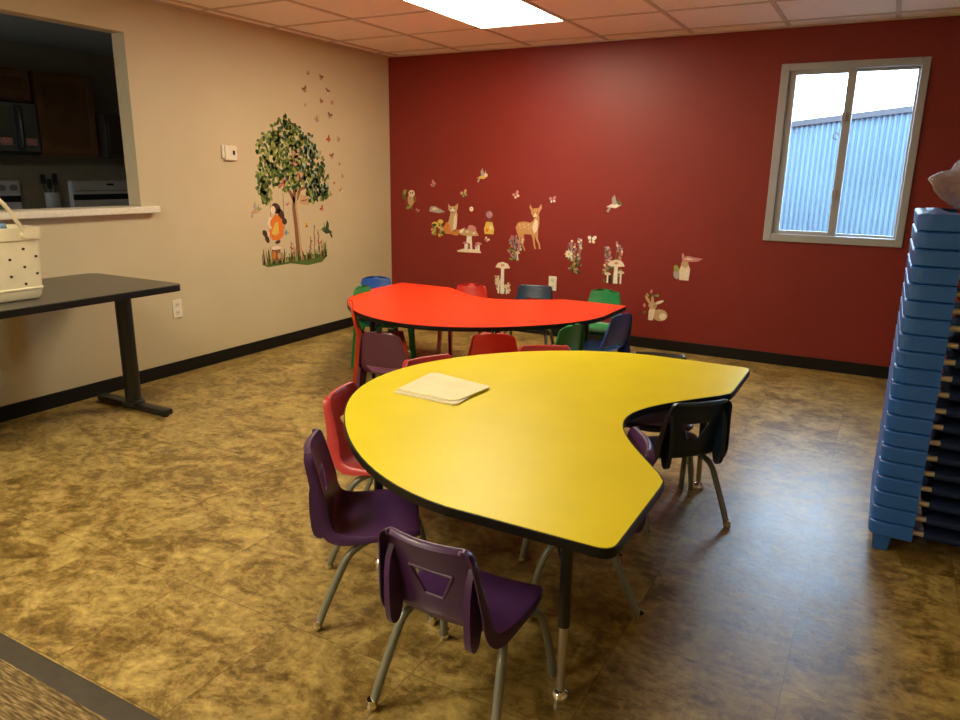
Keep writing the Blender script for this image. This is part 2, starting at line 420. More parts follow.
PROF_A = [(.138, .276, .120, .004, 0), (.148, .292, .140, .008, 0), (.140, .305, .156, .014, 0), (.10, .308, .168, .018, 0), (.04, .304, .172, .020, 0), (-.03, .300, .170, .022, 0),
          (-.088, .301, .165, .031, .1), (-.126, .316, .158, .039, .3), (-.145, .350, .152, .043, .6), (-.154, .397, .147, .042, .9), (-.162, .432, .142, .040, 1),
          (-.172, .474, .137, .036, 1), (-.182, .512, .132, .033, 1), (-.190, .543, .128, .031, 1), (-.195, .560, .120, .028, 1), (-.202, .570, .106, .020, 1), (-.214, .569, .099, .010, 1), (-.222, .560, .097, .003, 1)]
PROF_B = [(.140, .308, .135, .012, 0), (.150, .322, .150, .014, 0), (.138, .332, .158, .018, 0), (.08, .333, .165, .02, 0), (0, .328, .168, .02, 0), (-.06, .326, .166, .02, 0), (-.11, .330, .160, .022, .1),
          (-.140, .346, .152, .024, .4), (-.160, .385, .148, .024, .8), (-.172, .425, .140, .02, 1), (-.185, .47, .130, .018, 1), (-.197, .52, .118, .016, 1), (-.203, .553, .110, .010, 1),
          (-.207, .568, .103, .008, 1), (-.210, .577, .078, .007, 1), (-.212, .582, .052, .006, 1), (-.213, .584, .028, .006, 1)]
def mesh_of(bm, name):
    me = bpy.data.meshes.new(name); bm.to_mesh(me); bm.free(); me.shade_smooth(); me.set_sharp_from_angle(angle=math.radians(48)); return me
MA = shell_bm(PROF_A, (9, 11), (.026, .062))
# moulded ridge fins on the back of the shell + rim round the handle hole
def fins(bm):
    for s in (-1, 1):
        pts = [(-.174, .515), (-.190, .485), (-.197, .44), (-.198, .38), (-.194, .325), (-.188, .302), (-.178, .291), (-.166, .288), (-.154, .293), (-.146, .308), (-.138, .335), (-.146, .375), (-.152, .42), (-.162, .47)]
        x = s*.117
        prism(bm, pts, lambda u, v, d: (d, u, v), x-.008, x+.010 if s > 0 else x+.008)
fins(MA)
def rim_pts(dy): return [(-.027, -.153-dy, .398), (.027, -.153-dy, .398), (.064, -.171-dy, .475), (-.064, -.171-dy, .475)]
q = rim_pts(.003)
for i in range(4): tube(MA, [q[i], q[(i+1) % 4]], .0045, 6, 1)
ME_A = mesh_of(MA, 'chair_shell')
ME_B = mesh_of(shell_bm(PROF_B, (7, 8), (.085, .118)), 'chair_shell')
def leg_a(sx, front):
    bm = bmesh.new()
    if front: pts = [(sx*.186, .178, .014), (sx*.180, .166, .10), (sx*.171, .147, .185), (sx*.161, .122, .240), (sx*.145, .085, .266), (sx*.120, .03, .275)]
    else: pts = [(sx*.186, -.180, .014), (sx*.175, -.145, .10), (sx*.162, -.103, .195), (sx*.155, -.080, .238), (sx*.142, -.048, .264), (sx*.120, -.01, .275)]
    tube(bm, pts, .0122, 12, 5)
    return bm
LEGM = {}; GLM = {}
for sx in (-1, 1):
    for fr in (0, 1):
        LEGM[sx, fr] = mesh_of(leg_a(sx, fr), 'leg')
        bm = bmesh.new(); y = .181 if fr else -.183
        lathe(bm, [(.004, 0), (.011, .001), (.0155, .008), (.016, .015), (.0125, .024), (.0135, .026), (.0135, .034)], sx*.186, y, 14)
        GLM[sx, fr] = mesh_of(bm, 'foot_glide')
bm = bmesh.new()
tube(bm, [(-.125, .03, .277), (.125, .03, .277)], .0095, 10, 1); tube(bm, [(-.125, -.02, .277), (.125, -.02, .277)], .0095, 10, 1)
XBAR = mesh_of(bm, 'crossbar')
def leg_b(sx, fr):
    bm = bmesh.new()
    pts = [(.155, .318), (.100, .318), (.135, .0), (.168, .0)] if fr else [(-.085, .330), (-.168, .375), (-.178, .30), (-.205, .0), (-.172, .0), (-.135, .20)]
    n = [bm.verts.new((sx*(.142+.012*(1-v/.33)), u, v)) for u, v in pts]; m = [bm.verts.new((sx*(.162+.016*(1-v/.33)), u, v)) for u, v in pts]
    bm.faces.new(n); bm.faces.new(m[::-1]); k_ = len(pts)
    for i in range(k_): bm.faces.new([n[i], m[i], m[(i+1) % k_], n[(i+1) % k_]])
    bmesh.ops.bevel(bm, geom=bm.edges[:], offset=.004, segments=2, affect='EDGES'); bmesh.ops.recalc_face_normals(bm, faces=bm.faces[:])
    return bm
LEGB = {(sx, fr): mesh_of(leg_b(sx, fr), 'leg') for sx in (-1, 1) for fr in (0, 1)}
_mc = {}
def with_mat(me, m):
    k_ = (me.name, m.name)
    if k_ not in _mc:
        c = me.copy(); c.materials.clear(); c.materials.append(m); _mc[k_] = c
    return _mc[k_]
def put(name, me, m, parent):
    o = bpy.data.objects.new(name, with_mat(me, m)); C.objects.link(o); o.parent = parent; return o
def chair(kind, m, x, y, face, label, group, s=1.0, legm=None):
    """face: heading in degrees of the sitter's gaze (0 = +x, 90 = +y)"""
    r = thing('school_chair', label, 'chair', (x, y, 0), math.radians(face-90), group); r.scale = (s, s, s)
    if kind == 'A':
        put('seat_shell', ME_A, m, r); put('crossbar', XBAR, STEEL, r)
        for k_ in LEGM:
            l = put('leg', LEGM[k_], legm or STEEL, r); put('foot_glide', GLM[k_], CHROME, l)
    else:
        put('seat_shell', ME_B, m, r)
        for k_ in LEGB: put('leg', LEGB[k_], m, r)
    return r
GY = 'chairs round the yellow table'; GR = 'chairs round the red table'
chair('A', PURPLE, 2.895, -4.125, 35, 'purple plastic chair at the left curve of the yellow table, seen from its side', GY)
chair('A', PURPLE, 3.408, -4.40, 89, 'purple plastic chair nearest the camera, its back with a trapezoid handle hole turned to us', GY)
chair('A', PINK, 2.625, -3.69, 16, 'coral pink chair at the left end of the yellow table, behind the purple one', GY)
chair('A', PINK, 2.63, -3.20, -25, 'pink chair of which only a curved sliver shows behind the folders on the yellow table', GY)
chair('A', PINK, 2.93, -2.77, -58, 'coral chair hidden beyond the yellow table, top rim showing in front of the green chair', GY)
chair('A', GREYB, 3.42, -2.64, -75, 'charcoal chair beyond the far edge of the yellow table, rim showing against the baseboard', GY)
chair('A', NAVY, 3.59, -3.0, 135, 'navy chair with see-through handle hole at the right end of the yellow table', GY)
chair('A', PURPLE, 3.48, -3.75, 209, 'purple chair tucked into the notch of the yellow table', GY)
chair('B', BLUE, .80, -1.33, -55, 'blue chair behind the left end of the red table, by the beige wall', GR)
chair('B', GREEN, 1.10, -1.61, 8, 'green chair at the left end of the red table, between the blue and orange-red chairs', GR)
chair('B', ORANGE, 1.41, -2.07, 38, 'orange-red chair at the left end of the red table, seen from its side', GR)
chair('B', PLUM, 1.955, -2.67, 100, 'dark plum chair with its back to us at the near left of the red table', GR)
chair('B', RED, 1.585, -1.275, -75, 'red chair in the hollow of the red table against the red wall', GR)
chair('A', NAVY, 1.97, -.97, -78, 'navy chair behind the red table, just below the wall outlet', GR)
chair('B', RED, 2.42, -2.37, 115, 'red chair with its back to us between the two tables', GR)
chair('B', GREEN, 2.585, -2.06, 165, 'green chair with its back to us at the near right of the red table', GR)
chair('B', GREEN, 2.48, -.96, -95, 'bright green chair facing us behind the right tip of the red table', GR)
chair('B', DBLUE, 2.72, -1.58, 165, 'deep blue chair at the right end of the red table, seen nearly sideways', GR)

# ------------------------------------------------------------------ folders on the yellow table
def sheet(name, pts, z0, z1, m, label, cat):
    bm = bmesh.new(); prism(bm, pts, lambda u, v, d: (u, v, d), z0, z1); return tag(obj(name, bm, m), label, cat)
PAPER = mat('cream_paper', (.80, .74, .52), .7); PAPER2 = mat('manila_paper', (.92, .86, .52), .65)
def quad(p, q, a, b, da=0, db=0):
    return None
sheet('paper_stack', [(2.655, -3.675), (2.645, -3.40), (2.93, -3.455), (2.95, -3.675), (2.93, -3.69)], YZ+.0006, YZ+.0075, PAPER, 'thin stack of pale papers lying under the manila folder', 'paper')
sheet('file_folder', [(2.655, -3.648), (2.64, -3.385), (2.66, -3.37), (2.945, -3.425), (2.955, -3.44), (2.935, -3.645), (2.90, -3.668), (2.80, -3.655), (2.78, -3.662)], YZ+.0082, YZ+.0125, PAPER2, 'pale manila folder on top of the papers on the yellow table', 'folder')

# ------------------------------------------------------------------ black table at left
BZ = .785
bt_ = thing('pedestal_table', 'black laminate table on a black pedestal by the left wall', 'table', (.42, -3.25, 0))
def rrect(x0, x1, y0, y1, r, n=6):
    pts = []
    for cx, cy, a0 in ((x1-r, y1-r, 0), (x0+r, y1-r, 90), (x0+r, y0+r, 180), (x1-r, y0+r, 270)):
        for i in range(n+1):
            a = math.radians(a0+90*i/n); pts.append((cx+r*math.cos(a), cy+r*math.sin(a)))
    return pts
bm = bmesh.new()
prism(bm, rrect(-.385, .43, -1.72, .09, .06), lambda u, v, d: (u, v, d), BZ-.006, BZ, 0)
obj('tabletop', bm, BLKTOP, bt_)
bm = bmesh.new(); prism(bm, rrect(-.388, .433, -1.723, .093, .062), lambda u, v, d: (u, v, d), BZ-.036, BZ-.004, 0)
obj('edge_band', bm, EDGE, bt_)
for yy in (0, -1.45):
    bm = bmesh.new(); tube(bm, [(0, yy, .03), (0, yy, BZ-.03)], .045, 20, 1); lathe(bm, [(.062, .028), (.062, .05), (.047, .06)], 0, yy)
    box(bm, -.22, .22, yy-.04, yy+.04, BZ-.05, BZ-.034)
    cl = obj('pedestal_column', bm, BLACK, bt_, smooth=True, angle=40)
    bm = bmesh.new(); box(bm, -.31, .31, yy-.035, yy+.035, .008, .045, 0, .012)
    for s in (-1, 1): lathe(bm, [(.02, 0), (.02, .012)], s*.28, yy)
    obj('pedestal_foot', bm, BLACK, bt_, smooth=True, angle=40)

# ------------------------------------------------------------------ tote bag
tb = thing('tote_bag', 'cream rubber tote bag with small round holes standing on the black table', 'bag', (.555, -4.06, BZ))
TOTE = mat('cream_eva', (.80, .73, .50), .55)
def loop(hx, hy, z, r=.05, n=5, lean=0): return [(u, v+lean, z) for u, v in rrect(-hx, hx, -hy, hy, r, n)]
bm = bmesh.new(); rings = []
prof = [(.085, .190, 0), (.105, .212, .004), (.113, .22, .02), (.117, .224, .05), (.121, .229, .052), (.121, .229, .058), (.117, .226, .062), (.122, .232, .16), (.126, .238, .285), (.131, .243, .288), (.132, .246, .345), (.126, .240, .347), (.120, .234, .285), (.11, .22, .02)]
for hx, hy, z in prof: rings.append([bm.verts.new((u*1.0-.02*(z/.35)*0, v, z)) for u, v, _ in loop(hx, hy, z, .028)])
for a, b in zip(rings, rings[1:]):
    for i in range(len(a)): bm.faces.new([a[i], a[(i+1) % len(a)], b[(i+1) % len(a)], b[i]])
bm.faces.new(rings[0][::-1]); bm.faces.new(rings[-1])
obj('bag_body', bm, TOTE, tb, smooth=True, angle=35)
bm = bmesh.new()
for yy, zz in [(-3.918, 1.032), (-3.862, .993), (-3.985, .986), (-3.921, .946), (-3.987, .906), (-3.864, .910), (-3.923, .865), (-4.05, 1.04), (-4.05, .95), (-4.115, .99), (-4.115, .91), (-4.05, .87)]:
    y = yy+4.06; z = zz-BZ; x = .1175+.005*(z-.06)/.1
    vs = [bm.verts.new((x+.0022, y+.0065*math.cos(a), z+.0065*math.sin(a))) for a in [2*PI*i/12 for i in range(12)]]
    v2 = [bm.verts.new((x-.008, v.co.y, v.co.z)) for v in vs]
    bm.faces.new(vs); bm.faces.new(v2[::-1])
    for i in range(12): bm.faces.new([vs[i], v2[i], v2[(i+1) % 12], vs[(i+1) % 12]])
obj('vent_holes', bm, mat('hole_dark', (.03, .025, .02), .8), tb)
bm = bmesh.new()
tube(bm, [(.142, .155, .315), (.146, .13, .36), (.146, .085, .44), (.142, .03, .50), (.14, -.03, .50), (.142, -.085, .44), (.146, -.13, .36), (.142, -.155, .315)], .010, 10, 5)
h = obj('strap', bm, mat('strap_cream', (.72, .63, .44), .5), tb, smooth=True)
bm = bmesh.new()
for s in (-1, 1): tube(bm, [(.128, s*.155, .315), (.156, s*.155, .315)], .019, 14, 1)
obj('strap_button', bm, TOTE, h, smooth=True, angle=40)
# blue cloth peeking out of the bag
bm = bmesh.new(); bmesh.ops.create_icosphere(bm, subdivisions=4, radius=1)
for v in bm.verts:
    n = v.co.copy(); k_ = 1+.22*math.sin(9*n.x+3*n.y)*math.sin(8*n.y)+.12*math.sin(21*n.y+5*n.z)
    v.co = Vector((n.x*.085*k_, n.y*.19*k_, .27+n.z*.10*k_))
clo = tag(obj('blue_cloth', bm, mat('blue_cloth_fabric', (.16, .28, .42), .8, var=.6, scale=60), None, smooth=True), 'crumpled blue and white cloth stuffed in the cream tote bag', 'cloth')
clo.location = (.555, -4.06, BZ)

# ------------------------------------------------------------------ thermostat and outlets
t = thing('thermostat', 'small white thermostat box on the beige wall', 'thermostat', (0, -1.985, 1.525))
obj('housing', B(0, .024, -.055, .055, -.052, .052, bev=.006), CREAM, t)
obj('display', B(.024, .0255, .012, .032, -.012, .018), mat('display_dark', (.03, .03, .03), .2), t)
obj('side_cover', B(0, .016, -.078, -.055, -.035, .055, bev=.004), WHITE, t)
def outlet(label, loc, rz):
    t = thing('wall_outlet', label, 'outlet', loc, rz)
    obj('cover_plate', B(-.038, .038, -.007, 0, -.064, .064, bev=.003), CREAM, t)
    for s in (-1, 1):
        bm = B(-.018, .018, -.0085, -.006, s*.028-.017, s*.028+.017, bev=.001)
        so = obj('socket', bm, mat('socket_white', (.7, .66, .55), .4), t)
        bm = bmesh.new()
        for q in (-1, 1): box(bm, q*.007-.0015, q*.007+.0015, -.0092, -.0084, s*.028-.004, s*.028+.008)
        box(bm, -.002, .002, -.0092, -.0084, s*.028-.011, s*.028-.007)
        obj('slots', bm, mat('display_dark', (.03, .03, .03), .2), so)
outlet('cream electrical outlet on the beige wall right of the black table', (0, -2.553, .463), PI/2)
outlet('cream electrical outlet on the red wall behind the navy chair', (1.744, 0, .472), 0)

# ------------------------------------------------------------------ stacked cots
N_C = 20; PITCH = .0617; CZ = .068
CX0, CX1, CY0, CY1 = 4.36, 5.78, -2.90, -2.28
def cot_end(side):
    bm = bmesh.new()
    s = 1 if side == 0 else -1; xb = CX0 if side == 0 else CX1
    W = .150
    # plan outline of the moulded end: solid corners, scooped inner side
    def out(i0, r, n=5):
        pts = []
        X = lambda d: xb+s*d
        y0, y1 = CY0+i0, CY1-i0
        pts += [(X(W), y0)]
        for i in range(n+1):
            a = PI/2*i/n; pts.append((X(i0+r-r*math.sin(a)), y0+r-r*math.cos(a)))
        for i in range(n+1):
            a = PI/2*i/n; pts.append((X(i0+r-r*math.cos(a)), y1-r+r*math.sin(a)))
        pts += [(X(W), y1)]
        pts += [(X(W), y1-.05), (X(W*.62), y1-.10), (X(W*.42), (y0+y1)/2), (X(W*.62), y0+.10), (X(W), y0+.05)]
        return pts
    levels = [(.006, .0), (.002, .002), (.0, .006), (-.002, .053), (.001, .057), (.008, .0595)]
    R_ = [[bm.verts.new((x, y, z+.012*math.sin(PI*(y-CY0)/(CY1-CY0))**2)) for x, y in out(i0, .045)] for i0, z in levels]
    for a, b in zip(R_, R_[1:]):
        for i in range(len(a)): bm.faces.new([a[i], a[(i+1) % len(a)], b[(i+1) % len(a)], b[i]])
    bm.faces.new(R_[0][::-1]); bm.faces.new(R_[-1])
    return bm
def cot_leg(side, sy):
    s = 1 if side == 0 else -1; xb = CX0 if side == 0 else CX1; bm = bmesh.new()
    yc = CY0+.045 if sy == 0 else CY1-.045
    z0, z1 = -CZ, .004
    top = [(xb+s*(.018), yc-.03), (xb+s*.085, yc-.03), (xb+s*.085, yc+.03), (xb+s*.018, yc+.03)]
    bot = [(xb+s*(.024), yc-.024), (xb+s*.075, yc-.024), (xb+s*.075, yc+.024), (xb+s*.024, yc+.024)]
    a = [bm.verts.new((*p, z0)) for p in bot]; b = [bm.verts.new((*p, z1)) for p in top]
    bm.faces.new(a[::-1]); bm.faces.new(b)
    for i in range(4): bm.faces.new([a[i], a[(i+1) % 4], b[(i+1) % 4], b[i]])
    bmesh.ops.bevel(bm, geom=bm.edges[:], offset=.004, segments=2, affect='EDGES'); bmesh.ops.recalc_face_normals(bm, faces=bm.faces[:])
    return bm
END = [mesh_of(cot_end(0), 'end_frame'), mesh_of(cot_end(1), 'end_frame')]
for e in END: e.shade_smooth(); e.set_sharp_from_angle(angle=math.radians(24))
bm = bmesh.new(); tube(bm, [(CX0+.13, CY0+.028, .032), (CX1-.13, CY0+.028, .032)], .0105, 10, 1); POLE0 = mesh_of(bm, 'pole')
bm = bmesh.new(); tube(bm, [(CX0+.13, CY1-.028, .032), (CX1-.13, CY1-.028, .032)], .0105, 10, 1); POLE1 = mesh_of(bm, 'pole')
bm = bmesh.new()
xa, xz = CX0+.185, CX1-.185
pr = []
for i in range(13):
    a = -PI*.95+PI*1.35*i/12; pr.append((CY0+.028-.021*math.cos(a)*-1, .032-.021*math.sin(a)*-1))
pr = [(CY0+.028+.020*math.cos(a), .032+.017*math.sin(a)) for a in [math.radians(d) for d in range(-100, -281, -20)]]
mid = [(CY0+.028+(CY1-CY0-.056)*t_, .049-.010*math.sin(PI*t_)) for t_ in [i/12 for i in range(1, 12)]]
po = [(CY0+CY1-y, z) for y, z in pr[::-1]]
sec = pr+mid+po
ra = []
for x in (xa, xz): ra.append([bm.verts.new((x, y, z)) for y, z in sec])
for i in range(len(sec)-1): bm.faces.new([ra[0][i], ra[0][i+1], ra[1][i+1], ra[1][i]])
bmesh.ops.solidify(bm, geom=bm.faces[:], thickness=.0015)
BED = mesh_of(bm, 'fabric_bed')
LEGC = [mesh_of(cot_leg(a, b), 'leg') for a in (0, 1) for b in (0, 1)]
POLEM = mat('pole_metal', (.62, .56, .46), .35, metal=.6)
ORD = ['topmost', 'second', 'third', 'fourth', 'fifth', 'sixth', 'seventh', 'eighth', 'ninth', 'tenth']
for i in range(N_C):
    kt = N_C-1-i
    if kt == 0: lab = 'blue stackable cot at the very top of the tall stack, under the plastic bag'
    elif kt < 10: lab = 'blue stackable cot, %s from the top of the stack by the window' % ORD[kt]
    elif i == 0: lab = 'bottom blue cot of the stack, standing on the floor on short square legs'
    else: lab = 'blue stackable cot, %s from the bottom of the stack by the window' % ORD[i]
    r = thing('stacking_cot', lab, 'cot', (0, 0, CZ+i*PITCH), 0, 'blue stacking cots')
    for e in END: put('end_frame', e, COT, r)
    put('pole', POLE0, POLEM, r); put('pole', POLE1, POLEM, r); put('fabric_bed', BED, COTFAB, r)
    if i == 0:
        for l in LEGC: put('leg', l, COT, r)

# plastic bag with things on the stack
TOPZ = CZ+(N_C-1)*PITCH+.0605+.008
bm = bmesh.new(); bmesh.ops.create_icosphere(bm, subdivisions=5, radius=1)
from mathutils import noise
for v in bm.verts:
    n = v.co.normalized()
    k_ = 1+.10*noise.noise(n*3.1)+.10*noise.noise(n*7)+.06*abs(noise.noise(n*15))
    p = Vector((n.x*.15*k_, n.y*.13*k_, n.z*.155*k_))
    if n.z < -.75: p.z = -.094*(1+.02*noise.noise(n*9))
    d = n.dot(Vector((-.97, -.1, -.10)).normalized())
    if d > .9: p += Vector((-.07, -.01, .022))*((d-.9)/.1)**1.4
    v.co = p
    v.co.z = max(v.co.z, -.095)
pb = tag(obj('plastic_bag', bm, glassy('clear_plastic', (.95, .97, 1.0), .03, .22, bump=.7, diff=((.62, .72, .90), .12)), None, smooth=True), 'clear crinkled plastic bag on top of the cot stack', 'bag')
pb.location = (4.60, -2.66, TOPZ+.098)
bm = bmesh.new(); bmesh.ops.create_uvsphere(bm, u_segments=20, v_segments=14, radius=.062)
for v in bm.verts: v.co += v.co.normalized()*.006*noise.noise(v.co*30)
a = tag(obj('pink_pouch', bm, mat('pink_cloth', (.60, .25, .25), .7, var=.2, scale=30), None, smooth=True), 'rounded pink bundle inside the clear plastic bag', 'bundle'); a.location = (4.57, -2.61, TOPZ+.138)
a = tag(obj('packet_box', B(-.045, .045, -.04, .04, 0, .072, bev=.004), [mat('tan_packet', (.50, .40, .24), .5, var=.35, scale=45)]), 'small tan packet inside the clear plastic bag', 'packet'); a.location = (4.54, -2.635, TOPZ+.006)

# ------------------------------------------------------------------ kitchen contents
CAB = mat('cabinet_wood', (.17, .085, .035), .45, var=.12, scale=6); CABD = mat('cabinet_rail_wood', (.20, .10, .042), .45, var=.12, scale=6)
APP = mat('appliance_white', (.62, .62, .62), .3); GLS = mat('microwave_black', (.02, .02, .022), .12); 
def cabinet(y0, y1, z0, z1, nd, label):
    c = thing('wall_cabinet', label, 'cabinet', (KX+.005, y0, z0)); w_, h_ = y1-y0, z1-z0
    obj('cabinet_body', B(0, .31, 0, w_, 0, h_), CAB, c)
    for i in range(nd):
        a, b = i*w_/nd+.006, (i+1)*w_/nd-.006
        bm = bmesh.new(); box(bm, .31, .322, a, b, .02, h_-.01, 0, .002)
        for q in ((a, a+.06, .02, h_-.01), (b-.06, b, .02, h_-.01), (a+.06, b-.06, .02, .08), (a+.06, b-.06, h_-.07, h_-.01)): box(bm, .322, .331, q[0], q[1], q[2], q[3], 1, .002)
        d = obj('cabinet_door', bm, [CAB, CABD], c)
    return c
cabinet(-1.99, -1.45, 1.50, 2.20, 1, 'brown wooden wall cabinet right of the microwave in the dim kitchen')
cabinet(-2.78, -2.02, 1.95, 2.20, 2, 'low brown wall cabinet above the microwave in the dim kitchen')
mw = thing('microwave', 'black microwave with chrome reflections seen through the kitchen opening', 'microwave', (KX+.005, -2.78, 1.50))
obj('microwave_body', B(0, .36, 0, .76, 0, .435, bev=.005), GLS, mw)
obj('microwave_door', B(.36, .385, .01, .60, .03, .425, bev=.004), mat('microwave_glass', (.25, .27, .28), .15, metal=.8, bump=.5, bscale=14), mw)
obj('control_panel', B(.36, .382, .61, .75, .03, .425, bev=.004), mat('microwave_steel', (.30, .32, .34), .2, metal=.8), mw)
bm = bmesh.new(); tube(bm, [(.385, .585, .06), (.425, .585, .08), (.425, .585, .37), (.385, .585, .39)], .011, 10, 4); obj('handle', bm, BLACK, mw, smooth=True)
obj('vent_strip', B(.385, .388, .02, .74, .385, .42), mat('microwave_steel', (.3, .3, .3), .2), mw)
for q_ in ((.3815, .3828, .63, .73, .08, .14), (.3845, .386, .42, .52, .08, .14)): obj('sticker', B(*q_), mat('sticker_red_white', (.55, .25, .25), .5, var=.5, scale=60), mw)
bm = bmesh.new(); box(bm, 0, .42, 0, .40, 0, .16, 0, .004); box(bm, .42, .432, .03, .37, .03, .13, 0, .002)
rh = tag(obj('wall_cabinet', bm, mat('dark_cabinet', (.05, .035, .025), .5)), 'dark cabinet box right of the brown cabinet in the dim kitchen', 'cabinet'); rh.location = (KX+.005, -1.43, 1.50); rh.scale = (1, 1.0, 2.4)
def stove(y0, wd, label, knobs):
    s = thing('stove', label, 'stove', (KX+.01, y0, 0))
    obj('stove_body', B(0, .66, 0, wd, .0, .94, bev=.01), APP, s)
    obj('cooktop', B(.06, .66, .01, wd-.01, .94, .952, bev=.003), APP, s)
    bm = bmesh.new()
    box(bm, 0, .06, 0, wd, .94, 1.285, 0, .015); bg = obj('backguard', bm, APP, s)
    if knobs:
        for yy in (.07, .17, wd-.17, wd-.07):
            bm = bmesh.new(); tube(bm, [(.06, yy, 1.225), (.088, yy, 1.225)], .027, 16, 1); obj('knob', bm, mat('knob_grey', (.22, .24, .27), .3), bg, smooth=True, angle=40)
    else:
        bm = bmesh.new(); box(bm, .061, .066, .02, wd-.02, 1.185, 1.19); box(bm, .061, .066, wd*.48, wd*.58, 1.235, 1.255); obj('display', bm, GLS, bg)
    bm = bmesh.new(); box(bm, .061, .064, .01, wd-.01, 1.10, 1.155); obj('dark_strip', bm, GLS, bg)
    obj('oven_door', B(.66, .69, .02, wd-.02, .22, .86, bev=.01), APP, s)
stove(-2.83, .76, 'white stove with round knobs at the left of the kitchen counter', True)
stove(-1.60, .76, 'white appliance with a long low back panel at the right of the kitchen counter', False)
cc = thing('base_cabinet', 'brown base cabinet between the two white kitchen appliances', 'cabinet', (KX+.005, -2.06, 0))
obj('cabinet_body', B(0, .58, 0, .44, .0, .90), CAB, cc); obj('cabinet_door', B(.58, .60, .01, .43, .1, .88, bev=.004), CABD, cc)
tag(obj('countertop', B(KX+.005, KX+.64, -2.065, -1.605, .901, .945, bev=.004), mat('counter_laminate', (.32, .28, .22), .4, var=.2, scale=60)), 'short kitchen countertop between the two white appliances', 'countertop')
kr = thing('utensil_crock', 'pale utensil crock on the kitchen counter', 'crock', (KX+.18, -1.86, .945))
bm = bmesh.new(); lathe(bm, [(.05, 0), (.058, .02), (.06, .22), (.062, .235), (.052, .235), (.048, .02)]); obj('crock_body', bm, mat('crock_glaze', (.45, .43, .40), .3), kr, smooth=True, angle=40)
for i, (dx, dy, l, lab) in enumerate([(-.02, -.03, .37, 'ladle'), (.02, .015, .38, 'spatula'), (-.01, .03, .36, 'spoon'), (.02, -.02, .33, 'whisk')]):
    bm = bmesh.new(); tube(bm, [(dx*.4, dy*.4, .03), (dx*1.6, dy*1.6, l-.06)], .005, 8, 1)
    b0 = Vector((dx*1.6, dy*1.6, l-.05)); box(bm, b0.x-.006, b0.x+.006, b0.y-.022, b0.y+.022, b0.z-.01, b0.z+.075, 0, .004)
    u = tag(obj(lab, bm, mat('utensil_black', (.02, .02, .02), .4), None), ['black ladle at the left in the kitchen crock', 'black spatula in the middle of the kitchen crock', 'black spoon at the right in the kitchen crock', 'short black whisk at the front of the kitchen crock'][i], 'utensil', 'utensils in the crock')
    u.location = kr.location

# ------------------------------------------------------------------ wall stickers (flat vinyl decals, at their places on the walls)
DM = {}
def dcol(c):
    if c not in DM: DM[c] = mat('sticker_' + '_'.join(str(int(v*100)) for v in c), c, .55, var=.12, scale=70)
    return DM[c]
class Decal:
    def __init__(s, side, h, z): s.side, s.h, s.z, s.bm, s.m = side, h, z, bmesh.new(), []
    def fn(s, u, v, d): return (d, u, v) if s.side == 'L' else (u, -d, v)
    def poly(s, pts, c, ly=0):
        if c not in s.m: s.m.append(c)
        prism(s.bm, pts, s.fn, 0.0, .0009+ly*.00035, s.m.index(c))
    def ell(s, cx, cy, rx, ry, c, rot=0, ly=0, n=14, jag=0):
        r = math.radians(rot); pts = []
        for i in range(n):
            a = 2*PI*i/n; k_ = 1+(jag*random.uniform(-1, 1) if jag else 0)
            x, y = rx*math.cos(a)*k_, ry*math.sin(a)*k_; pts.append((cx+x*math.cos(r)-y*math.sin(r), cy+x*math.sin(r)+y*math.cos(r)))
        s.poly(pts, c, ly)
    def line(s, pts, w, c, ly=0):
        L_, R_ = [], []
        for i, p in enumerate(pts):
            a = Vector(pts[max(i-1, 0)]); b = Vector(pts[min(i+1, len(pts)-1)]); d = (b-a).normalized(); n = Vector((-d.y, d.x))
            ww = w[i] if isinstance(w, (list, tuple)) else w
            L_.append(tuple(Vector(p)+n*ww/2)); R_.append(tuple(Vector(p)-n*ww/2))
        s.poly(L_+R_[::-1], c, ly)
    def done(s, name, label, cat='wall sticker', group=None):
        o = tag(obj(name, s.bm, [dcol(c) for c in s.m]), label, cat, group)
        o.location = (0, s.h, s.z) if s.side == 'L' else (s.h, 0, s.z)
        return o
CRM = (.80, .66, .48); TANC = (.55, .36, .18); BRN = (.24, .12, .05); DBR = (.07, .035, .02); GRN = (.10, .16, .035); LGR = (.27, .33, .07); DGR = (.035, .08, .035)
ORG = (.75, .20, .02); PNK = (.60, .24, .24); RDC = (.50, .06, .04); MAU = (.36, .22, .30); WHT = (.82, .76, .66); GRY = (.40, .36, .32); YLW = (.72, .50, .10); BLG = (.30, .42, .42)
def butterfly(side, h, z, s, rot, c, c2, label, group):
    d = Decal(side, h, z); r = math.radians(rot)
    def T(x, y): return (x*math.cos(r)-y*math.sin(r), x*math.sin(r)+y*math.cos(r))
    for sx, k_ in ((-1, .75), (1, 1)):
        a = T(sx*s*.30*k_, s*.22); d.ell(*a, s*.30*k_, s*.19, c, rot+sx*40)
        a = T(sx*s*.22*k_, -s*.17); d.ell(*a, s*.20*k_, s*.15, c2, rot-sx*35, 1)
    d.line([T(0, -s*.30), T(0, s*.26)], s*.09, DBR, 2)
    d.done('butterfly_sticker', label, 'wall sticker', group)
FL = 'butterfly stickers on the beige wall'
